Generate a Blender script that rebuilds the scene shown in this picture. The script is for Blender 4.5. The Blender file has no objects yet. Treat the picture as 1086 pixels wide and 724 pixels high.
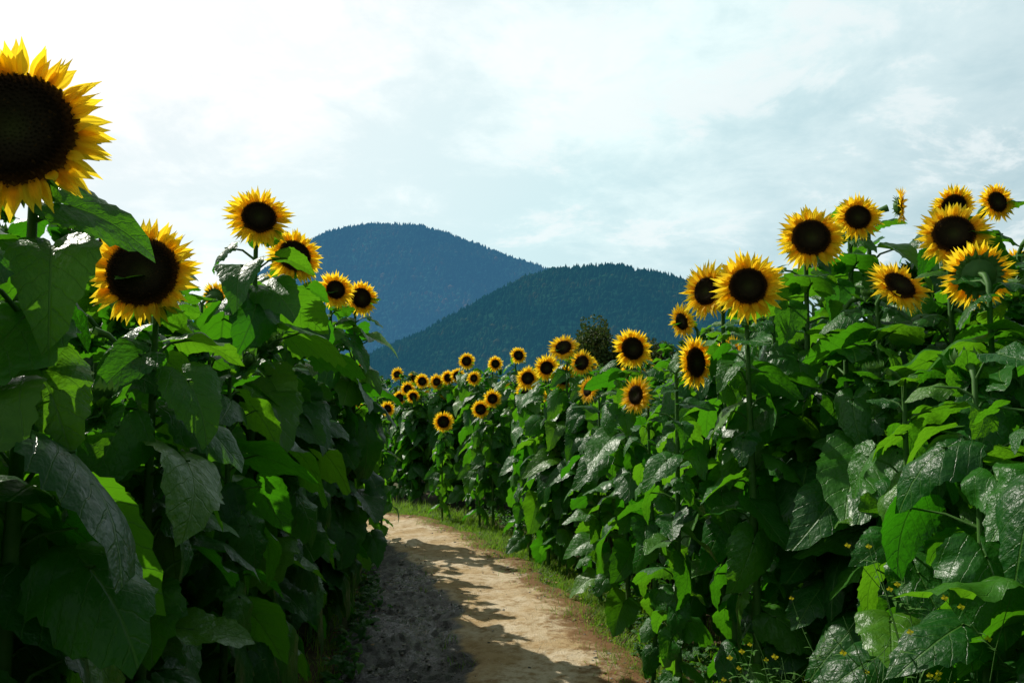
import bpy, math, random
import numpy as np
from mathutils import Matrix, Vector, Euler
random.seed(7); rng=np.random.RandomState(7)
scene=bpy.context.scene
scene.view_settings.view_transform='Standard'
try: scene.view_settings.look='None'
except Exception: pass
scene.view_settings.exposure=0
COL=scene.collection
SUN_AZ=-49.0; SUN_EL=41.0
a=math.radians(SUN_AZ); e=math.radians(SUN_EL)
SUNV=Vector((math.sin(a)*math.cos(e),math.cos(a)*math.cos(e),math.sin(e)))

# ---------------------------------------------------------------- node helper
class NT:
    def __init__(s,tree): s.t=tree; s.n=tree.nodes; s.l=tree.links
    def put(s,sock,v):
        if isinstance(v,bpy.types.NodeSocket): s.l.new(v,sock)
        elif v is not None:
            if hasattr(v,'__len__') and len(v)==3 and sock.type=='RGBA': v=(*v,1)
            sock.default_value=v
    def node(s,typ,props=None,**ins):
        n=s.n.new(typ)
        for k,v in (props or {}).items(): setattr(n,k,v)
        for k,v in ins.items(): s.put(n.inputs[k.replace('_',' ')],v)
        return n
    def m(s,op,a,b=None,c=None,clamp=False):
        n=s.n.new('ShaderNodeMath'); n.operation=op; n.use_clamp=clamp
        s.put(n.inputs[0],a)
        if b is not None: s.put(n.inputs[1],b)
        if c is not None: s.put(n.inputs[2],c)
        return n.outputs[0]
    def mr(s,v,a,b,c=0.0,d=1.0,smooth=True):
        n=s.n.new('ShaderNodeMapRange'); n.interpolation_type='SMOOTHSTEP' if smooth else 'LINEAR'
        for i,x in enumerate((v,a,b,c,d)): s.put(n.inputs[i],x)
        return n.outputs[0]
    def mix(s,f,a,b,bt='MIX'):
        n=s.n.new('ShaderNodeMix'); n.data_type='RGBA'; n.blend_type=bt
        s.put(n.inputs[0],f); s.put(n.inputs[6],a); s.put(n.inputs[7],b)
        return n.outputs[2]
    def noise(s,vec,scale,detail=4,rough=.55,dist=0):
        n=s.n.new('ShaderNodeTexNoise'); 
        if vec is not None: s.put(n.inputs['Vector'],vec)
        n.inputs['Scale'].default_value=scale; n.inputs['Detail'].default_value=detail
        n.inputs['Roughness'].default_value=rough; n.inputs['Distortion'].default_value=dist
        return n.outputs[0]
    def ramp(s,f,stops):
        n=s.n.new('ShaderNodeValToRGB'); s.put(n.inputs[0],f)
        el=n.color_ramp.elements
        while len(el)<len(stops): el.new(.5)
        for e_,(p,c) in zip(el,stops): e_.position=p; e_.color=(*c,1)
        return n.outputs[0]
def mat(name):
    m=bpy.data.materials.new(name); m.use_nodes=True; m.node_tree.nodes.clear()
    t=NT(m.node_tree); out=t.n.new('ShaderNodeOutputMaterial')
    return m,t,out
def surf(t,out,color,rough=.6,spec=.3,normal=None,trans=None,tcol=None):
    p=t.node('ShaderNodeBsdfPrincipled')
    t.put(p.inputs['Base Color'],color); t.put(p.inputs['Roughness'],rough)
    t.put(p.inputs['Specular IOR Level'],spec)
    if normal is not None: t.l.new(normal,p.inputs['Normal'])
    if trans is None: t.l.new(p.outputs[0],out.inputs[0]); return
    tr=t.n.new('ShaderNodeBsdfTranslucent'); t.put(tr.inputs[0],tcol)
    if normal is not None: t.l.new(normal,tr.inputs['Normal'])
    mx=t.n.new('ShaderNodeMixShader'); t.put(mx.inputs[0],trans)
    t.l.new(p.outputs[0],mx.inputs[1]); t.l.new(tr.outputs[0],mx.inputs[2]); t.l.new(mx.outputs[0],out.inputs[0])
def bump(t,h,strength=.5,dist=.01):
    b=t.n.new('ShaderNodeBump'); b.inputs['Strength'].default_value=strength; b.inputs['Distance'].default_value=dist
    t.l.new(h,b.inputs['Height']); return b.outputs[0]

# ---------------------------------------------------------------- materials
def leaf_material():
    m,t,out=mat('sunflower_leaf')
    uv=t.n.new('ShaderNodeUVMap').outputs[0]
    sp=t.node('ShaderNodeSeparateXYZ'); t.l.new(uv,sp.inputs[0])
    x,y=sp.outputs[0],sp.outputs[1]
    nz=t.noise(uv,7,3,.55)
    ay=t.m('ABSOLUTE',y)
    mid=t.mr(ay,.005,.020,1,0)
    s=t.m('SUBTRACT',x,t.m('MULTIPLY',ay,.8))
    s=t.m('ADD',s,t.m('MULTIPLY',t.m('MULTIPLY',ay,ay),-.55))
    s=t.m('ADD',t.m('MULTIPLY',s,4.3),t.m('MULTIPLY',t.m('SIGN',y),.16))
    s=t.m('ADD',s,t.m('MULTIPLY',nz,.45))
    f=t.m('ABSOLUTE',t.m('SUBTRACT',t.m('FRACT',s),.5))
    side=t.mr(f,.012,.060,1,0)
    vein=t.m('MAXIMUM',mid,t.m('MULTIPLY',side,.6))
    g=t.n.new('ShaderNodeNewGeometry')
    rnd=g.outputs['Random Per Island']
    oi=t.n.new('ShaderNodeObjectInfo')
    rr=t.m('FRACT',t.m('ADD',rnd,oi.outputs['Random']))
    base=t.ramp(rr,[(0,(.006,.060,.006)),(.5,(.013,.100,.008)),(.85,(.032,.145,.008)),(1,(.08,.20,.012))])
    base=t.mix(t.mr(nz,.35,.75,0,.5),base,(.026,.125,.010))
    spots=t.mr(nz,.70,.76,0,.55)
    base=t.mix(spots,base,(.10,.095,.02))
    base=t.mix(t.m('MULTIPLY',vein,.55),base,(.10,.24,.035))
    base=t.mix(g.outputs['Backfacing'],base,t.mix(.5,base,(.05,.17,.03)))
    h=t.m('SUBTRACT',t.m('MULTIPLY',nz,1.5),t.m('MULTIPLY',vein,.7))
    nrm=bump(t,h,.5,.010)
    tc=t.mix(rr,(.05,.32,.005),(.18,.50,.010))
    tc=t.mix(t.m('MULTIPLY',vein,.5),tc,(.03,.10,.01))
    surf(t,out,base,t.mr(nz,.3,.7,.31,.44),.30,nrm,.36,tc)
    return m
def stem_material():
    m,t,out=mat('sunflower_stem')
    g=t.n.new('ShaderNodeTexCoord').outputs['Object']
    n=t.noise(g,40,2)
    surf(t,out,t.mix(n,(.03,.11,.014),(.08,.19,.03)),.6,.3,None,.12,(.1,.25,.03))
    return m
def petal_material():
    m,t,out=mat('sunflower_petal')
    uv=t.n.new('ShaderNodeUVMap').outputs[0]
    sp=t.node('ShaderNodeSeparateXYZ'); t.l.new(uv,sp.inputs[0])
    g=t.n.new('ShaderNodeNewGeometry')
    c=t.ramp(sp.outputs[0],[(0,(.92,.30,.003)),(.3,(1.0,.58,.006)),(1,(1.0,.79,.04))])
    c=t.mix(t.m('MULTIPLY',g.outputs['Random Per Island'],.40),c,(1,.52,.005))
    st=t.m('SINE',t.m('MULTIPLY',sp.outputs[1],9))
    nrm=bump(t,st,.3,.002)
    surf(t,out,c,.55,.15,nrm,.66,t.mix(.5,c,(1,.80,.03)))
    return m
def disc_material():
    m,t,out=mat('sunflower_disc')
    uv=t.n.new('ShaderNodeUVMap').outputs[0]
    sp=t.node('ShaderNodeSeparateXYZ'); t.l.new(uv,sp.inputs[0])
    g=t.n.new('ShaderNodeNewGeometry')
    c=t.ramp(sp.outputs[0],[(0,(.048,.052,.011)),(.35,(.024,.018,.006)),(.78,(.018,.009,.003)),(.93,(.08,.032,.004)),(1,(.26,.12,.01))])
    c=t.mix(t.mr(g.outputs['Random Per Island'],.8,1,0,.4),c,(.11,.055,.010))
    surf(t,out,c,.85,.1)
    return m
M_LEAF=leaf_material(); M_STEM=stem_material(); M_PET=petal_material(); M_DISC=disc_material()

# ---------------------------------------------------------------- mesh builder
class MB:
    def __init__(s): s.v=[];s.f=[];s.uv=[];s.mi=[];s.c=0
    def add(s,v,f,uv=None,mi=0):
        v=np.asarray(v,float); s.v.append(v)
        s.f+= [tuple(i+s.c for i in q) for q in f]
        s.uv.append(np.asarray(uv,float) if uv is not None else np.zeros((len(v),2)))
        s.mi+=[mi]*len(f); s.c+=len(v)
    def mesh(s,name,mats,smooth=True):
        V=np.concatenate(s.v); UV=np.concatenate(s.uv)
        me=bpy.data.meshes.new(name); me.from_pydata(V.tolist(),[],s.f)
        for m in mats: me.materials.append(m)
        me.polygons.foreach_set('material_index',s.mi)
        me.polygons.foreach_set('use_smooth',[smooth]*len(s.f))
        ul=me.uv_layers.new(name='UVMap')
        li=np.empty(len(me.loops),dtype=np.int32); me.loops.foreach_get('vertex_index',li)
        ul.data.foreach_set('uv',UV[li].astype(np.float32).ravel())
        me.update(); return me
def tube(mb,pts,rad,n=6,mi=0,cap=False):
    pts=[Vector(p) for p in pts]; V=[];F=[]
    for i,p in enumerate(pts):
        d=(pts[min(i+1,len(pts)-1)]-pts[max(i-1,0)]).normalized()
        up=Vector((1,0,0)) if abs(d.x)<.8 else Vector((0,1,0))
        u=d.cross(up).normalized(); w=d.cross(u)
        for k in range(n):
            an=2*math.pi*k/n; V.append(p+(u*math.cos(an)+w*math.sin(an))*rad[i])
    for i in range(len(pts)-1):
        for k in range(n):
            a_=i*n+k; b_=i*n+(k+1)%n
            F.append((a_,b_,b_+n,a_+n))
    if cap: F.append(tuple((len(pts)-1)*n+k for k in range(n)))
    mb.add([tuple(v) for v in V],F,None,mi)

# ---------------------------------------------------------------- leaf prototypes
def leaf_proto(r):
    NTH,NR=46,5
    th=np.linspace(-math.pi,math.pi,NTH,endpoint=True)
    d=np.degrees(np.abs(th))
    R=np.interp(d,[0,8,18,32,50,70,95,120,145,165,175,180],[1.08,.96,.82,.70,.62,.57,.54,.52,.46,.35,.22,.08])
    R=R*(1+.05*np.sin(th*2+r.uniform(0,6))+.04*np.sin(th*5+r.uniform(0,6)))
    saw=np.where(np.arange(NTH)%2==0,1.0,-1.0)*r.uniform(.5,1.5,NTH)
    V=[(0,0)]
    for j in range(1,NR+1):
        tt=(j/NR)**.9
        Rj=R*tt*(1+(.034*saw if j==NR else 0))
        V+=[(Rj[i]*math.cos(th[i]),Rj[i]*math.sin(th[i])) for i in range(NTH)]
    V=np.array(V); x,y=V[:,0],V[:,1]
    F=[]
    for i in range(NTH-1): F.append((0,1+i,2+i))
    for j in range(NR-1):
        o=1+j*NTH
        for i in range(NTH-1): F.append((o+i,o+NTH+i,o+NTH+i+1,o+i+1))
    ay=np.abs(y); xp=np.clip(x,0,None); xn=np.clip(-x,0,None)
    fold=r.uniform(.0,.45); side=r.uniform(.1,1.1); c=r.uniform(.08,.6)
    z=fold*ay-side*ay**2-c*xp**2-.5*xn**2
    z+=r.uniform(.04,.085)*np.sin(x*r.uniform(6,12)+r.uniform(0,6)+np.sign(y)*r.uniform(0,3))*np.clip(ay*2,0,1)**1.2
    z+=.12*r.uniform(-1,1)*y+.20*r.uniform(-1,1)*x*y
    z+=.008*np.cos(2*math.pi*4.3*(x-.8*ay-.55*ay**2))*np.clip(ay*6,0,1)
    y2=y*(1-.12*fold-.15*side*ay)
    y2=y2+r.uniform(-.18,.18)*xp**2
    return np.stack([x,y2,z],1),F,V
LP=[leaf_proto(np.random.RandomState(100+i)) for i in range(14)]
def add_leaf(mb,pos,yaw,pitch,roll,size,proto,mi=0):
    V,F,uv=LP[proto]
    M=Matrix.Rotation(yaw,3,'Z')@Matrix.Rotation(pitch,3,'Y')@Matrix.Rotation(roll,3,'X')
    A=np.array(M)
    mb.add(V*size@A.T+np.array(pos),F,uv,mi)

HC=Vector((0,-.12,2.0))
def plant_mesh(seed,nleaf=30,ls=1.0,open_side=False):
    r=np.random.RandomState(seed); mb=MB()
    bx,by=r.uniform(-.04,.04,2)
    zs=[0,.4,.8,1.2,1.6,1.85,1.95,1.99,2.0]; 
    sx=lambda z: bx*math.sin(z*1.7)*1.0*(1-z/2.05); sy=lambda z: by*math.sin(z*2.1)*(1-z/2.05)
    pts=[(sx(z),sy(z),z) for z in zs[:7]]+[(0,-.035,1.985),(0,-.075,1.997)]
    tube(mb,pts,[.019,.018,.017,.015,.011,.009,.009,.010,.015],7,1)
    an=r.uniform(0,6.28)
    for i in range(nleaf):
        t=i/(nleaf-1); z=.22+1.72*t**.85
        an+=math.radians(137.5)+r.uniform(-.45,.45)
        size=(.125+.105*math.sin(math.pi*min(1,.2+t*.76)))*r.uniform(.7,1.3)*ls
        if t>.9: size*=.72
        pl=r.uniform(.08,.22)*(1 if t<.85 else .6)*min(1,ls*1.05)
        el=r.uniform(.2,1.0) if t<.85 else r.uniform(.4,1.0)
        pitch=r.uniform(-.05,.95)+(1-t)*.38 if t<.85 else r.uniform(-.35,.6)
        if open_side and z>1.35 and math.cos(an)>0: size*=.62; pl*=.5; el=.1; pitch=r.uniform(.8,1.2)
        p0=Vector((sx(z),sy(z),z)); dr=Vector((math.cos(an),math.sin(an),0))
        p1=p0+dr*pl*.5*math.cos(el)+Vector((0,0,pl*.5*math.sin(el)+.01))
        p2=p0+dr*pl*math.cos(el*.8)+Vector((0,0,pl*math.sin(el)*.85))
        tube(mb,[p0,p1,p2,p2+dr*.015],[.0055,.0045,.0038,.003],5,1)
        add_leaf(mb,tuple(p2),an+r.uniform(-.55,.55),pitch,r.uniform(-.7,.7),size,r.randint(len(LP)))
    if open_side:
        p0=Vector((0,0,1.86)); p2=Vector((.06,.02,1.90)); tube(mb,[p0,(p0+p2)/2,p2],[.005,.0045,.004],5,1)
        add_leaf(mb,tuple(p2),.15,.25,.8,.155,3)
        p2=Vector((.05,-.05,1.80)); add_leaf(mb,tuple(p2),-1.3,.7,.2,.16,5)
        p2=Vector((.0,-.05,1.66)); add_leaf(mb,tuple(p2),-1.9,.8,-.2,.20,6)
    return mb.mesh('sunflower_stem_and_leaves',[M_LEAF,M_STEM])

def head_mesh(seed,Rd,kind='full'):
    """faces +Z, outer radius .15"""
    r=np.random.RandomState(seed); mb=MB()
    if kind=='bud':
        for k in range(3):
            for i in range(9):
                an=i*2*math.pi/9+k*.35; 
                V=[];F=[]
                for j in range(5):
                    s=j/4; w=.010*math.sin(math.pi*min(.98,s*.75+.2))*(1-s**3)
                    rr=.024*math.sin(math.pi*(s*.7+.12))+.003*k+.014*s*s*(k==2); zz=-.02+s*.05+.006*k
                    for q in(-1,1): V.append((rr*math.cos(an)-q*w*math.sin(an),rr*math.sin(an)+q*w*math.cos(an),zz))
                for j in range(4): F.append((2*j,2*j+1,2*j+3,2*j+2))
                mb.add(V,F,None,2)
        tube(mb,[(0,0,-.05),(0,0,-.02),(0,0,.0),(0,0,.025)],[.012,.018,.022,.008],8,2,True)
        for i in range(6):
            add_leaf(mb,(0,0,-.05),i*2.4,r.uniform(-1.0,-.2),r.uniform(-.4,.4),r.uniform(.05,.10),r.randint(len(LP)),3)
        return mb.mesh('sunflower_bud',[M_PET,M_DISC,M_STEM,M_LEAF])
    Lp=.150-Rd
    def petal(an,L,W,lift,curl,tw,r0,z0):
        n=7; V=[];F=[];U=[]
        dr=np.array([math.cos(an),math.sin(an),0]); tn=np.array([-math.sin(an),math.cos(an),0]); up=np.array([0,0,1.])
        p=dr*r0+up*z0; ang=lift; sd=r.uniform(-.35,.35)
        for j in range(n):
            s=j/(n-1); w=W*(.42+.58*math.sin(math.pi*min(1,s*1.05+.08)))*(1-s**3.6)*1.0+.0004
            d=(dr*math.cos(ang)+up*math.sin(ang))+tn*sd*s*.5; nn=-dr*math.sin(ang)+up*math.cos(ang)
            tww=tw*s; c_=tn*math.cos(tww)+nn*math.sin(tww)
            for q in(-1,0,1):
                V.append(p+c_*w*q+nn*(.22*w*abs(q))); U.append((s,q))
            p=p+d*L/(n-1); ang+=curl/(n-1)
        for j in range(n-1):
            for q in(0,1): F.append((3*j+q,3*j+q+1,3*j+q+4,3*j+q+3))
        mb.add(V,F,U,0)
    for k,(N,lift,ls) in enumerate([(34,-.05,1.0),(32,.14,.97),(16,.38,.75)]):
        for i in range(N):
            an=(i+r.uniform(-.45,.45)+k*.4)*2*math.pi/N
            petal(an,(Lp+.012)*ls*r.uniform(.8,1.12),r.uniform(.0085,.013),lift+r.uniform(-.25,.25),r.uniform(-.8,.6),r.uniform(-.9,.9),Rd-.008,-.002+.003*k)
    # disc
    nr,ns=7,28; V=[(0,0,.006)];U=[(0,0)];F=[]
    for j in range(1,nr+1):
        q=j/nr; z=.006+.012*math.sin(math.pi*q**1.3)-.006*q**6
        for i in range(ns):
            an=2*math.pi*i/ns; V.append((Rd*q*math.cos(an),Rd*q*math.sin(an),z)); U.append((q,0))
    for i in range(ns): F.append((0,1+i,1+(i+1)%ns))
    for j in range(nr-1):
        o=1+j*ns
        for i in range(ns): F.append((o+i,o+ns+i,o+ns+(i+1)%ns,o+(i+1)%ns))
    mb.add(V,F,U,1)
    NF=520
    for i in range(NF):
        q=math.sqrt((i+.5)/NF); an=i*2.39996; z=.006+.012*math.sin(math.pi*q**1.3)-.006*q**6
        cx,cy=Rd*q*math.cos(an),Rd*q*math.sin(an); b=Rd*.04; h=.003+.006*(q>.62)*r.uniform(.4,1.2)+.002*r.uniform(0,1)
        V=[(cx+b*math.cos(k*2.094+an),cy+b*math.sin(k*2.094+an),z-.001) for k in range(3)]+[(cx*(1+.05*r.uniform(-1,1)),cy*(1+.05*r.uniform(-1,1)),z+h)]
        mb.add(V,[(0,1,3),(1,2,3),(2,0,3)],[(q,0)]*4,1)
    # green back
    V=[(0,0,-.05)];F=[];prof=[(.018,-.05),(.04,-.042),(Rd*.75,-.026),(Rd*1.02,-.008)]
    for (rr,z) in prof:
        for i in range(16): an=2*math.pi*i/16; V.append((rr*math.cos(an),rr*math.sin(an),z))
    for i in range(16): F.append((0,1+(i+1)%16,1+i))
    for j in range(3):
        o=1+j*16
        for i in range(16): F.append((o+i,o+(i+1)%16,o+16+(i+1)%16,o+16+i))
    mb.add(V,F,None,2)
    for k in range(2):
        N=17
        for i in range(N):
            an=(i+.5*k+r.uniform(-.2,.2))*2*math.pi/N; dr=np.array([math.cos(an),math.sin(an),0]); tn=np.array([-math.sin(an),math.cos(an),0])
            L=.040*r.uniform(.8,1.3); V=[];F=[]; p=dr*Rd*.8+np.array([0,0,-.022-.005*k]); ang=.05-.45*k
            for j in range(5):
                s=j/4; w=.011*(1-s**1.5)+.0004
                V+=[p-tn*w,p+tn*w]; p=p+(dr*math.cos(ang)+np.array([0,0,1])*math.sin(ang))*L/4; ang-=.15
            for j in range(4): F.append((2*j,2*j+1,2*j+3,2*j+2))
            mb.add(V,F,None,2)
    return mb.mesh('sunflower_head',[M_PET,M_DISC,M_STEM])

PLANTS=[plant_mesh(20+i) for i in range(9)]
HEROP=[plant_mesh(80+i,36) for i in range(6)]
OPENP=[plant_mesh(95,34,1.0,True)]
SLIMP=[plant_mesh(97,32,.68)]
HEADS=[head_mesh(50,.078),head_mesh(51,.084),head_mesh(52,.074),head_mesh(53,.098)]
BUD=head_mesh(60,.03,'bud')

def put_plant(parent,base,yaw,s,head,hs,tilt=0.0,hyaw=0.0,pool=None):
    me=random.choice(pool or PLANTS)
    o=bpy.data.objects.new('stem_and_leaves',me); COL.objects.link(o)
    h=bpy.data.objects.new('flower_head',head); COL.objects.link(h)
    o.parent=parent; h.parent=parent
    Mb=Matrix.Translation(base)@Matrix.Rotation(yaw,4,'Z')@Matrix.Diagonal((s,s,s,1))
    Mh=Mb@Matrix.Translation(HC+Vector((0,.0,0)))@Matrix.Rotation(hyaw,4,'Z')@Matrix.Rotation(math.pi/2+tilt,4,'X')@Matrix.Rotation(random.uniform(0,6.28),4,'Z')@Matrix.Diagonal((hs/s,hs/s,hs/s,1))
    o.matrix_local=Mb; h.matrix_local=Mh
    return o,h

# ---------------------------------------------------------------- individually placed sunflowers
# (x, y, z of flower centre, diameter, yaw deg (+ = turned to +X), tilt deg (+ = facing up), head variant)
HERO=[
 # left side
 (-.905,1.42,2.05,.335,14,-4,3),(-.985,2.12,1.905,.295,6,-6,3),(-1.60,3.1,2.22,.22,-62,0,1),
 (-1.16,3.62,2.41,.31,22,-14,0),(-1.18,4.3,2.36,.33,35,-12,1),(-1.36,4.55,2.22,.26,20,-35,2),
 (-1.22,5.5,2.35,.28,25,-8,2),(-1.08,5.7,2.32,.27,28,-4,1),(-1.72,9.0,1.95,.24,30,0,0),(-1.42,9.2,1.52,.2,40,-20,2),
 # right side
 (.95,3.2,2.03,.30,-12,-5,0),(1.285,3.4,2.27,.30,-10,-10,1),(1.62,3.7,2.43,.235,-8,-6,0),(1.97,4.0,2.56,.20,68,0,2),
 (2.24,4.0,2.56,.22,-15,25,1),(1.73,3.1,2.22,.285,-20,-12,1),(2.46,4.0,2.58,.215,10,-5,0),(1.46,3.0,2.00,.25,15,-32,0),
 (1.64,2.8,2.01,.25,165,-10,1),(.80,3.50,1.74,.245,42,0,1),(.82,5.45,1.94,.29,10,-5,1),(.68,4.40,1.61,.225,-52,-5,2),
 (1.11,5.2,2.10,.24,-62,15,2),(.87,3.55,2.06,.27,-48,0,2),(.62,7.1,1.93,.25,-30,-8,1),(.47,7.3,2.08,.30,-18,-30,0),
 (.33,7.6,1.91,.27,-8,0,2),(.48,7.5,1.82,.26,20,0,1),(.16,8.1,1.83,.26,-12,-4,0),(.60,6.3,1.68,.24,-60,-10,2),
 (.08,10.0,2.18,.23,15,-10,1),(-.25,12.0,2.18,.26,20,0,0),(-.68,12.0,2.22,.27,-5,0,1),(-.39,10.0,1.51,.25,5,-4,1),
 (-.24,9.9,1.64,.25,-6,0,0),(-.92,10.8,1.34,.30,8,0,1),(-1.66,12.8,1.82,.27,-10,0,0),(-1.42,12.7,1.94,.25,10,0,1),
 (-1.18,12.6,1.93,.27,-15,0,2),(-1.00,12.5,1.99,.25,25,0,0),(-.84,12.4,2.02,.25,0,0,1),(-1.80,12.9,1.68,.25,0,0,1),
 (.13,8.5,1.72,.22,-30,-10,0),(.39,8.1,1.64,.2,35,-10,2),(-1.55,12.6,1.7,.23,10,0,1),(-.55,11.6,1.95,.24,-20,0,2),
]
hero_rays=[]
for hi,(x,y,z,dm,yw,tl,hv) in enumerate(HERO):
    emp=bpy.data.objects.new('sunflower',None); COL.objects.link(emp)
    s=z/2.0; yaw=math.radians(yw)
    off=Matrix.Rotation(yaw,3,'Z')@Vector((0,-.12*s,0))
    emp.location=(x-off.x,y-off.y,0); emp.rotation_euler=(0,0,yaw)
    put_plant(emp,Vector((0,0,0)),0,s,HEADS[hv],dm/.30,math.radians(tl),0,OPENP if hi==0 else (SLIMP if hi in(10,19,21,23) else HEROP))
    hero_rays.append((x,y,z))

# ---------------------------------------------------------------- field edges
def xR(y): return np.interp(y,[-2,2,4.5,6,8,10.8,12.2,13.4,14.4,15],[1.0,1.02,1.12,1.10,.84,0.14,-.7,-2.1,-4,-8])
def xL(y): return np.interp(y,[-2,1.5,4.5,6,8,9.5,10.5,11.2],[-.85,-.74,-.95,-1.05,-1.45,-2.2,-3.3,-6])
def limit(x,y):
    lim=9.
    for (hx,hy,hz) in hero_rays:
        t=(x*hx+y*hy)/(hx*hx+hy*hy)
        if t<=.02 or t>=1.0: continue
        lat=abs(x*hy-y*hx)/math.hypot(hx,hy)
        if lat<(.34 if t<.75 else .40):
            lim=min(lim,(1.55+(hz-1.55)*t-(.20 if hy<5 else .17))/2.02)
    return lim
def make_field(name,side):
    emp=bpy.data.objects.new(name,None); COL.objects.link(emp)
    ys=np.arange(-1.3,16.0,.35); cnt=0
    for iy,y0 in enumerate(ys):
        for k in range(14):
            off=.28+k*.36
            if side=='R' and off>(2.9 if y0<8 else 2.3): break
            if side=='L' and off>(3.3 if y0<7 else 2.5): break
            y=y0+random.uniform(-.13,.13)+.18*(k%2)
            if side=='L':
                if y>10.9: continue
                x=float(xL(y))-off+random.uniform(-.09,.09)
            else:
                x=float(xR(min(y,15)))+off+random.uniform(-.09,.09)
                if y>14.8: x=-5+k*1.1+random.uniform(-.2,.2)
            if y<.5 and math.hypot(x,y)<.75: continue
            s=random.uniform(.88,1.07)
            if side=='R' and y<6: s*=1+.06*min(k,3)
            if side=='L' and y<7: s*=1.05+.025*min(k,3)
            lim=limit(x,y)
            if lim<s: s=lim*random.uniform(.95,1)
            if s<.5: continue
            pr=random.random()
            yaw=math.radians(random.gauss(0,38))
            near=(side=='L' and y<4.5) or (side=='R' and y<2.7)
            if pr<(.08 if k<2 else .2) and not near:
                hd=random.choice(HEADS[:3]); hs=random.uniform(.7,1.0)
                if random.random()<.3: yaw+=math.pi*.8
            else:
                hd=BUD; hs=random.uniform(.7,1.15); yaw=random.uniform(0,6.28)
            put_plant(emp,Vector((x,y,0)),yaw,s,hd,hs,math.radians(random.uniform(-25,10)) if hd is not BUD else math.radians(random.uniform(-90,-40)))
            cnt+=1
    print(name,cnt)
make_field('sunflower_field','R'); make_field('sunflower_field','L')

# ---------------------------------------------------------------- ground
def obj(name,me): 
    o=bpy.data.objects.new(name,me); COL.objects.link(o); return o
m,t,out=mat('field_soil')
g=t.n.new('ShaderNodeNewGeometry').outputs['Position']
n1=t.noise(g,1.3,6); n2=t.noise(g,24,5)
c=t.mix(n2,(.05,.034,.018),(.13,.09,.05)); far=t.node('ShaderNodeVectorMath',{'operation':'LENGTH'}); t.l.new(g,far.inputs[0])
c=t.mix(t.mr(n1,.4,.62),c,(.05,.075,.02))
c=t.mix(t.mr(far.outputs['Value'],18,40),c,t.mix(t.noise(g,.02,5),(.04,.09,.02),(.08,.12,.03)))
surf(t,out,c,.9,.15,bump(t,n2,.7,.03))
mb=MB(); 
xs=np.concatenate([[-5000,-1000,-200,-40],np.linspace(-12,12,60),[40,200,1000,5000]]); ysg=np.concatenate([[-3000,-500,-50],np.linspace(-6,22,70),[50,200,1000,7000]])
V=[];F=[]
for yy in ysg:
    for xx in xs:
        inn=abs(xx)<12.1 and -6.1<yy<22.1
        V.append((xx,yy,(-.012+.010*math.sin(xx*3.1+yy)*math.cos(yy*2.7)) if inn else -.012))
nx=len(xs)
for j in range(len(ysg)-1):
    for i in range(nx-1): F.append((j*nx+i,j*nx+i+1,(j+1)*nx+i+1,(j+1)*nx+i))
mb.add(V,F); obj('ground',mb.mesh('ground',[m]))

# path
Lp=np.array([(-1.0,-4),(-1.0,0),(-1.0,3),(-1.04,4.5),(-1.14,6),(-1.42,7.6),(-2.0,9.2),(-2.9,10.3),(-4.5,11),(-7.5,11.4)])
Rp=np.array([(.86,-4),(.86,0),(.86,3),(.83,4.5),(.66,6),(.2,7.9),(-.5,9.9),(-1.3,11.5),(-3.2,12.5),(-7.5,13.1)])
seg=np.r_[0,np.cumsum(np.linalg.norm(np.diff((Lp+Rp)/2,axis=0),axis=1))]
NS=460; ss=np.linspace(0,seg[-1],NS)
def sm(a): 
    k=np.hanning(41);k/=k.sum(); return np.convolve(np.pad(a,20,'edge'),k,'valid')
LL=np.stack([sm(np.interp(ss,seg,Lp[:,i])) for i in(0,1)],1); RR=np.stack([sm(np.interp(ss,seg,Rp[:,i])) for i in(0,1)],1)
LL[:,0]+=.05*np.sin(ss*5.1)+.03*np.sin(ss*13.7)+rng.normal(0,.012,NS); RR[:,0]+=.06*np.sin(ss*4.3+1)+.035*np.sin(ss*11.3)+rng.normal(0,.014,NS)
NU=70; us=np.linspace(0,1,NU)
from mathutils import noise as mn
V=[];U=[];F=[]
for i in range(NS):
    lm=np.interp(ss[i],[9,15],[.44,.28])
    for u in us:
        p=LL[i]*(1-u)+RR[i]*u
        nz=mn.noise(Vector((p[0]*2.2,p[1]*2.2,0)))*.02+mn.noise(Vector((p[0]*9,p[1]*9,3)))*.007
        mud=1-min(1,max(0,(u-lm+.05)/.08))
        nz+=mud*(mn.noise(Vector((p[0]*15,p[1]*13,9)))*.032+mn.noise(Vector((p[0]*30,p[1]*26,9)))*.022)-mud*.03
        ed=min(1,min(u,1-u)/.06)
        V.append((p[0],p[1],.008+ed*(.042+nz))); U.append((u,ss[i]))
for i in range(NS-1):
    for j in range(NU-1): F.append((i*NU+j,i*NU+j+1,(i+1)*NU+j+1,(i+1)*NU+j))
m,t,out=mat('dirt_path')
g=t.n.new('ShaderNodeNewGeometry').outputs['Position']
uv=t.n.new('ShaderNodeUVMap').outputs[0]; sp=t.node('ShaderNodeSeparateXYZ'); t.l.new(uv,sp.inputs[0])
n1=t.noise(g,1.7,6,.6,.4); n2=t.noise(g,14,6,.65); n3=t.noise(g,90,4,.7)
c=t.mix(t.mr(n1,.35,.65),(.44,.31,.15),(.62,.52,.36)); c=t.mix(t.mr(n2,.42,.7),c,(.31,.20,.08)); c=t.mix(t.mr(n3,.5,.75,0,.5),c,(.21,.14,.06))
vo=t.n.new('ShaderNodeTexVoronoi'); t.l.new(g,vo.inputs['Vector']); vo.inputs['Scale'].default_value=34
c=t.mix(t.mr(vo.outputs[0],.12,.2,.6,0),c,(.58,.51,.40))
wob=t.m('ADD',sp.outputs[0],t.m('MULTIPLY',t.m('SUBTRACT',t.noise(g,2.6,5),.5),.18))
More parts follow.
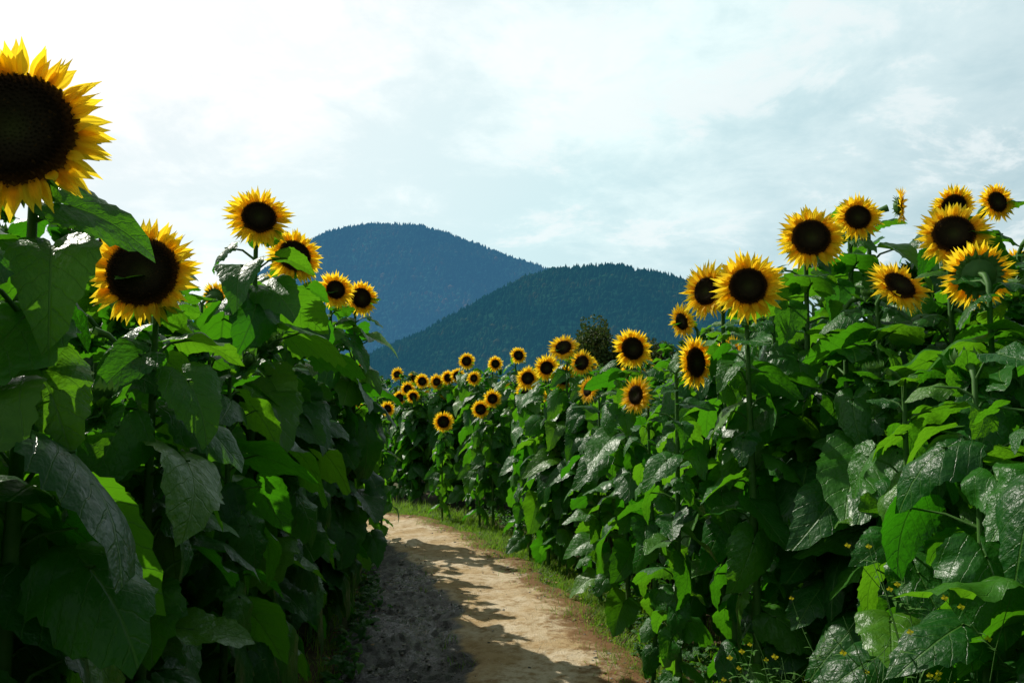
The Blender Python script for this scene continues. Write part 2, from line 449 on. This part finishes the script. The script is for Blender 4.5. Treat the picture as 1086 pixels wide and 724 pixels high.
lim=t.mr(sp.outputs[1],9,15,.43,.28)
mud=t.mr(t.m('SUBTRACT',wob,lim),-.015,.02,1,0)
mc=t.mix(t.mr(n3,.4,.65),(.007,.009,.006),(.045,.046,.030)); mc=t.mix(t.mr(n2,.50,.66,0,.6),mc,(.014,.032,.006))
c=t.mix(mud,c,mc)
edge=t.mr(t.m('ADD',sp.outputs[0],t.m('MULTIPLY',t.m('SUBTRACT',n2,.5),.35)),.76,.90)
c=t.mix(edge,c,t.mix(n2,(.13,.055,.018),(.22,.12,.04)))
rg=t.m('SUBTRACT',.95,t.m('MULTIPLY',mud,t.mr(n1,.4,.6,.4,.78)))
h=t.m('ADD',n3,t.m('MULTIPLY',n2,1.2)); h=t.m('ADD',h,t.m('MULTIPLY',t.mr(vo.outputs[0],.0,.3,1,0),.8))
surf(t,out,c,rg,.35,bump(t,h,.8,.012))
mb=MB(); mb.add(V,F,U); obj('dirt_path',mb.mesh('dirt_path',[m]))
def path_pt(i,u): 
    p=LL[i]*(1-u)+RR[i]*u; return p

# gravel stones
m,t,out=mat('stone')
g=t.n.new('ShaderNodeNewGeometry')
surf(t,out,t.ramp(g.outputs['Random Per Island'],[(0,(.04,.038,.03)),(.6,(.12,.11,.09)),(1,(.36,.32,.26))]),.7,.35)
mb=MB(); octv=np.array([(1,0,0),(-1,0,0),(0,1,0),(0,-1,0),(0,0,1),(0,0,-1),(.6,.6,.5),(-.6,.6,.5),(-.6,-.6,.5),(.6,-.6,.5)],float)
octf=[(0,6,9),(6,2,7),(7,1,8),(8,3,9),(4,6,7),(4,7,8),(4,8,9),(4,9,6),(0,2,6),(2,1,7),(1,3,8),(3,0,9),(0,5,2),(2,5,1),(1,5,3),(3,5,0)]
for k in range(4600):
    i=rng.randint(90,NS-80); u=rng.uniform(.0,.42) if rng.rand()<.65 else (rng.uniform(.8,1.05) if rng.rand()<.6 else rng.uniform(0,1))
    p=path_pt(i,u); s=.003+.011*rng.rand()**3
    an=rng.uniform(0,6.28); R=np.array([[math.cos(an),-math.sin(an),0],[math.sin(an),math.cos(an),0],[0,0,1]])
    vv=(octv*(1+rng.uniform(-.2,.2,octv.shape)))*[s*rng.uniform(.8,1.5),s,s*.6]
    mb.add(vv@R.T+[p[0],p[1],.048 if u>.38 else .022],octf)
obj('gravel',mb.mesh('gravel',[m],False))

# grass
m,t,out=mat('grass')
g=t.n.new('ShaderNodeNewGeometry')
surf(t,out,t.ramp(g.outputs['Random Per Island'],[(0,(.03,.10,.008)),(.6,(.11,.23,.015)),(.9,(.22,.30,.03)),(1,(.32,.26,.07))]),.6,.25,None,.4,(.26,.52,.02))
mb=MB()
def blade(x,y,z0,h,w,an,lean):
    dx,dy=math.cos(an),math.sin(an); V=[]
    for j in range(4):
        s=j/3; q=lean*h*s*s; ww=w*(1-s**1.6)+.0003
        V+=[(x+dx*q-dy*ww,y+dy*q+dx*ww,z0+h*s*(1-.25*lean*s)),(x+dx*q+dy*ww,y+dy*q-dx*ww,z0+h*s*(1-.25*lean*s))]
    mb.add(V,[(0,1,3,2),(2,3,5,4),(4,5,7,6)])
def clump(x,y,n,hs,sp_=.05):
    for _ in range(n):
        blade(x+rng.normal(0,sp_),y+rng.normal(0,sp_),.0,hs*rng.uniform(.4,1.2)+.03,rng.uniform(.0018,.004),rng.uniform(0,6.28),rng.uniform(.2,1.1))
for k in range(3600):
    i=rng.randint(165,NS-10); right=rng.rand()<.88
    yy=RR[i][1] if right else LL[i][1]
    dens=1.0 if yy>6.0 else .5
    if rng.rand()>dens: continue
    nn=mn.noise(Vector((yy*1.7,5.0 if right else 9.,0)))
    u=(1.0+abs(rng.normal(.02,.17))+rng.uniform(-.22,.03)) if right else -abs(rng.normal(-.04,.08))
    if right and nn<-.2 and rng.rand()<.5: continue
    p=path_pt(i,u); clump(p[0],p[1],14,rng.uniform(.03,.09) if u<1.12 else rng.uniform(.06,.16))
for k in range(160):
    i=rng.randint(165,NS-60); p=path_pt(i,rng.uniform(.34,.46) if rng.rand()<.5 else rng.uniform(.82,1)); clump(p[0],p[1],7,.045,.03)
obj('grass_verge',mb.mesh('grass_verge',[m],False))

# broad-leaved low weeds under the rows
mb=MB()
for k in range(620):
    if rng.rand()<.8:
        y=rng.uniform(2.5,11.5); x=float(xR(y))+rng.uniform(-.36,.12)
    else:
        y=rng.uniform(2.5,8.5); x=float(xL(y))+rng.uniform(-.1,.08)
    hgt=rng.uniform(.02,.14); 
    for q in range(rng.randint(4,8)):
        add_leaf(mb,(x+rng.normal(0,.03),y+rng.normal(0,.03),hgt*rng.uniform(.2,1)+.035),rng.uniform(0,6.28),rng.uniform(-.5,.6),rng.uniform(-.4,.4),rng.uniform(.02,.055),rng.randint(len(LP)))
obj('weeds',mb.mesh('weeds',[M_LEAF]))

# dry leaf litter
m,t,out=mat('dry_leaf')
g=t.n.new('ShaderNodeNewGeometry')
surf(t,out,t.ramp(g.outputs['Random Per Island'],[(0,(.07,.03,.012)),(.6,(.18,.09,.03)),(1,(.32,.22,.09))]),.8,.2)
mb=MB()
for k in range(1200):
    i=rng.randint(100,NS-60); right=rng.rand()<.8
    u=rng.normal(.97,.10) if right else rng.normal(-.02,.05)
    p=path_pt(i,u); s=rng.uniform(.008,.028); an=rng.uniform(0,6.28)
    V=[];
    for (a1,b1,c1) in [(-1,0,.2),(0,-.45,.0),(1,0,.35),(0,.45,.1)]:
        V.append((p[0]+s*(a1*math.cos(an)-b1*math.sin(an)),p[1]+s*(a1*math.sin(an)+b1*math.cos(an)),.046+s*c1*rng.uniform(.3,2)))
    mb.add(V,[(0,1,2),(0,2,3)])
obj('leaf_litter',mb.mesh('leaf_litter',[m],False))

# ---------------------------------------------------------------- wild mustard weed in front of the right row
m_y,t,out=mat('mustard_flower'); surf(t,out,(.85,.68,.02),.6,.2,None,.4,(.85,.75,.03))
for (wx,wy,wh,sd) in [(.98,2.05,1.02,1),(1.04,2.05,1.15,2),(.90,2.35,.9,3),(1.10,2.0,1.15,4),(.93,2.75,.75,5)]:
    r=np.random.RandomState(sd); mb=MB()
    for q in range(5):
        an=r.uniform(0,6.28); ln=r.uniform(.1,.28); H=wh*r.uniform(.8,1.05)
        P=[Vector((wx+ln*math.cos(an)*s*s+.015*math.sin(s*9+q),wy+ln*math.sin(an)*s*s,H*s)) for s in np.linspace(0,1,9)]
        tube(mb,P,[.004-.0032*s for s in np.linspace(0,1,9)],5,0)
        for bnum in range(9):
            j=r.randint(3,8); p=P[j]; a2=r.uniform(0,6.28); bl=r.uniform(.05,.16)
            P2=[p+Vector((math.cos(a2)*bl*s,math.sin(a2)*bl*s,bl*1.0*s*(.6+.5*s))) for s in np.linspace(0,1,5)]
            tube(mb,P2,[.0015,.0013,.0012,.001,.0007],4,0)
            for l in range(4):
                pp=P2[r.randint(0,4)]; an3=r.uniform(0,6.28); L=r.uniform(.02,.05)
                V=[];F=[]
                for jj in range(4):
                    s=jj/3; w=.0045*math.sin(math.pi*min(.97,s*.8+.15)); q1=L*s
                    V+=[(pp.x+q1*math.cos(an3)-w*math.sin(an3),pp.y+q1*math.sin(an3)+w*math.cos(an3),pp.z+q1*.35-q1*s*.4),(pp.x+q1*math.cos(an3)+w*math.sin(an3),pp.y+q1*math.sin(an3)-w*math.cos(an3),pp.z+q1*.35-q1*s*.4)]
                mb.add(V,[(0,1,3,2),(2,3,5,4),(4,5,7,6)],None,0)
            if r.rand()<.28:
                c0=P2[-1]
                for k4 in range(4):
                    a4=k4*math.pi/2+r.uniform(-.2,.2); rr=.0075; ex=Vector((math.cos(a4),math.sin(a4)*.6,.7*math.sin(a4)+.2)); ey=ex.cross(Vector((0,-1,.3))).normalized()
                    mb.add([tuple(c0),tuple(c0+ex*rr*.7+ey*rr*.5),tuple(c0+ex*rr*1.3),tuple(c0+ex*rr*.7-ey*rr*.5)],[(0,1,2,3)],None,1)
    obj('wild_mustard',mb.mesh('wild_mustard',[M_STEM,m_y]))

# ---------------------------------------------------------------- mountains with forest
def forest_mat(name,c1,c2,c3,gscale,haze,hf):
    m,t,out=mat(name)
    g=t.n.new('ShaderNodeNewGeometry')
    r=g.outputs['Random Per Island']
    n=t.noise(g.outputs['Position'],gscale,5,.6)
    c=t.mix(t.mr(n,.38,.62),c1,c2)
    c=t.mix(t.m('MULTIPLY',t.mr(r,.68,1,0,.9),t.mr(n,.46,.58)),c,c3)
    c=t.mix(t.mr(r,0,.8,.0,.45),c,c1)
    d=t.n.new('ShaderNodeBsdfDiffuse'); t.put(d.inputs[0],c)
    e=t.n.new('ShaderNodeEmission'); t.put(e.inputs[0],haze)   # distance haze painted on: the slope and trees glow in the air-light colour
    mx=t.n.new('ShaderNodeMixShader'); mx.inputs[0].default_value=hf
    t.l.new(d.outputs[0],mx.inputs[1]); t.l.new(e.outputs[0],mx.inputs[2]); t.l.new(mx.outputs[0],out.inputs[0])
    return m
def mountain(name,d,W,prof,seed,material,nt,th,wx,xspan):
    r=np.random.RandomState(seed)
    px,ph=zip(*prof)
    def H(x,y):
        q=(y-d)/W
        base=math.exp(-(abs(q)**1.5)*1.25)
        top=np.interp(x,px,ph)+mn.fractal(Vector((x/90,seed*7.,0)),1,2,3)*4
        rid=mn.fractal(Vector((x/(W*.36)+y/(W*1.2),y/(W*1.0),seed)),1,2,5)*.34+mn.noise(Vector((x/(W*.14)+y/(W*.8),seed*3.1,0)))*.13
        return top*(base*(1+rid*(1-base*.92)))-4*(1-base)
    nx,ny=150,70; X=np.linspace(xspan[0],xspan[1],nx); Y=np.linspace(d-W*1.7,d+W*1.2,ny)
    V=[(x,y,H(x,y)-2) for y in Y for x in X]; F=[(j*nx+i,j*nx+i+1,(j+1)*nx+i+1,(j+1)*nx+i) for j in range(ny-1) for i in range(nx-1)]
    mb=MB(); mb.add(V,F)
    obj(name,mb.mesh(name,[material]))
    N=nt; VV=np.zeros((N,13,3)); k=0
    base6=np.array([(math.cos(i*math.pi/3),math.sin(i*math.pi/3),0) for i in range(6)])
    while k<N:
        x=r.uniform(*wx); y=d+W*(r.uniform(-1.25,.12))
        h=th*r.uniform(.45,1.35); w=h*r.uniform(.2,.36); z=H(x,y)-3
        if z<0: continue
        con=r.rand()<.6
        jit=1+r.uniform(-.25,.25,(6,1))
        VV[k,:6]=base6*w*jit*(1 if con else .9)+[0,0,h*.08]
        VV[k,6:12]=base6*w*(.5 if con else 1.15)*jit[::-1]+[0,0,h*(.5 if con else .5)]
        VV[k,12]=[w*.2*r.uniform(-1,1),0,h*(1 if con else .82)]
        VV[k]+= [x,y,z]; k+=1
    f=[]
    fb=[(i,(i+1)%6,6+(i+1)%6,6+i) for i in range(6)]+[(6+i,6+(i+1)%6,12) for i in range(6)]
    for q in range(N): 
        o=q*13; f+=[tuple(i+o for i in a_) for a_ in fb]
    mb=MB(); mb.v=[VV.reshape(-1,3)]; mb.uv=[np.zeros((N*13,2))]; mb.f=f; mb.mi=[0]*len(f); mb.c=N*13
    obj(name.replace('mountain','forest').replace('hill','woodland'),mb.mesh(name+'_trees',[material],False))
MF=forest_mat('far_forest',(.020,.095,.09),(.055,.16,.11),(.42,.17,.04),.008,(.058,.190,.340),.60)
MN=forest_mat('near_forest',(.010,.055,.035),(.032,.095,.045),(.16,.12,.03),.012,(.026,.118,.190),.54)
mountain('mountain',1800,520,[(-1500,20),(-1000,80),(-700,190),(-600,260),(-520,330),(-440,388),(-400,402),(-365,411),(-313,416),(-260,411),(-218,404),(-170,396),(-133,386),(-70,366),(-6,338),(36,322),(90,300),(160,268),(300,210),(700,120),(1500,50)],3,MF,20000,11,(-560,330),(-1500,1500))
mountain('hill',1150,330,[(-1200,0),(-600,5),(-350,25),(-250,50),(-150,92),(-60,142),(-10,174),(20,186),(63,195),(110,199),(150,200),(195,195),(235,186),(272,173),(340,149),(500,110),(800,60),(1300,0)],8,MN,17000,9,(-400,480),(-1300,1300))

# ---------------------------------------------------------------- trees behind the field
m_bark,t,out=mat('bark'); surf(t,out,(.08,.06,.04),.9,.1)
m_tl,t,out=mat('tree_foliage'); g=t.n.new('ShaderNodeNewGeometry')
surf(t,out,t.ramp(g.outputs['Random Per Island'],[(0,(.02,.045,.012)),(.6,(.045,.075,.018)),(1,(.11,.09,.02))]),.7,.2,None,.2,(.08,.14,.02))
def broad_tree(x,y,H,Wd,seed):
    r=np.random.RandomState(seed); mb=MB()
    tube(mb,[(x,y,0),(x+.1,y,H*.3),(x,y+.1,H*.6),(x+.1,y,H*.85)],[.25,.2,.12,.04],8,0)
    cl=[]
    for k in range(20):
        z0=H*r.uniform(.25,.75); an=r.uniform(0,6.28); ln=Wd*.5*r.uniform(.5,1)*(1.15-z0/H*.7)
        p=Vector((x,y,z0)); q=p+Vector((math.cos(an)*ln,math.sin(an)*ln,ln*.6+.4))
        tube(mb,[p,(p+q)/2+Vector((0,0,-.1)),q],[.09,.05,.02],5,0); cl.append((q,ln*.4+.5))
        cl.append(((p+q)/2,.8))
    cl.append((Vector((x,y,H*.88)),.8))
    for q,rad in cl:
        for n_ in range(240):
            d=Vector(r.normal(0,1,3)); d.normalize(); p=q+d*rad*r.uniform(.4,1)**.6
            a1=Vector(r.normal(0,1,3)).normalized()*.13; b1=a1.cross(Vector(r.normal(0,1,3))).normalized()*.09
            mb.add([tuple(p-a1),tuple(p-b1),tuple(p+a1),tuple(p+b1)],[(0,1,2,3)],None,1)
    obj('broadleaf_tree',mb.mesh('broadleaf_tree',[m_bark,m_tl],False))
broad_tree(6.8,60,7.7,6.0,3)
broad_tree(11.5,66,6.9,5.0,5)

# ---------------------------------------------------------------- sky + sun
w=bpy.data.worlds.new('World'); scene.world=w; w.use_nodes=True; w.node_tree.nodes.clear()
t=NT(w.node_tree); out=t.n.new('ShaderNodeOutputWorld')
sky=t.n.new('ShaderNodeTexSky'); sky.sky_type='NISHITA'; sky.sun_disc=False
sky.sun_elevation=math.radians(SUN_EL); sky.sun_rotation=math.radians(SUN_AZ%360)
skyc=t.node('ShaderNodeVectorMath',{'operation':'SCALE'}); t.l.new(sky.outputs[0],skyc.inputs[0]); skyc.inputs['Scale'].default_value=.10
dirv=t.n.new('ShaderNodeTexCoord').outputs['Generated']
sp=t.node('ShaderNodeSeparateXYZ'); t.l.new(dirv,sp.inputs[0])
den=t.m('ADD',t.m('MAXIMUM',sp.outputs[2],0),.22)
cv=t.n.new('ShaderNodeCombineXYZ'); t.l.new(t.m('DIVIDE',sp.outputs[0],den),cv.inputs[0]); t.l.new(t.m('DIVIDE',sp.outputs[1],den),cv.inputs[1]); cv.inputs[2].default_value=3.3
dt=t.node('ShaderNodeVectorMath',{'operation':'DOT_PRODUCT'}); t.l.new(dirv,dt.inputs[0]); dt.inputs[1].default_value=SUNV
dd=t.m('ADD',t.m('MULTIPLY',dt.outputs['Value'],.5),.5)
base=t.ramp(dd,[(0,(.05,.075,.085)),(.45,(.14,.20,.23)),(.62,(.47,.64,.69)),(.71,(.58,.77,.81)),(.80,(.74,.94,.95)),(.88,(.88,1,1)),(.94,(.96,1,1)),(1,(1,1,1))])
n1=t.noise(cv.outputs[0],1.1,7,.55,.35); n2=t.noise(cv.outputs[0],3.4,8,.64,.3)
cl=t.m('ADD',t.m('MULTIPLY',n1,.60),t.m('MULTIPLY',n2,.40))
lit=t.mix(t.mr(cl,.40,.60),t.mix(1.0,base,(.93,.965,.98),'MULTIPLY'),t.mix(1.0,base,(1.34,1.22,1.18),'MULTIPLY'))
puff=t.mr(t.m('ADD',n2,t.m('MULTIPLY',n1,.25)),.63,.74,0,.65)
lit=t.mix(puff,lit,(.93,1.0,1.0))
fin=t.mix(.92,skyc.outputs[0],lit)
zf=t.mr(sp.outputs[2],.50,.8,1.0,.35)
bg=t.n.new('ShaderNodeBackground'); t.l.new(fin,bg.inputs[0]); t.l.new(zf,bg.inputs[1]); t.l.new(bg.outputs[0],out.inputs[0])

sl=bpy.data.lights.new('sun','SUN'); sl.energy=5.0; sl.angle=math.radians(.5); sl.color=(1,.95,.84)
so=bpy.data.objects.new('sun',sl); COL.objects.link(so); so.rotation_euler=SUNV.to_track_quat('Z','Y').to_euler(); so.location=(-20,20,30)

cam=bpy.data.cameras.new('camera'); co=bpy.data.objects.new('camera',cam); COL.objects.link(co)
cam.sensor_width=36; cam.lens=28.2; cam.clip_start=.05; cam.clip_end=12000
co.location=(0,0,1.55); co.rotation_euler=(math.radians(90+4.6),0,0)
scene.camera=co
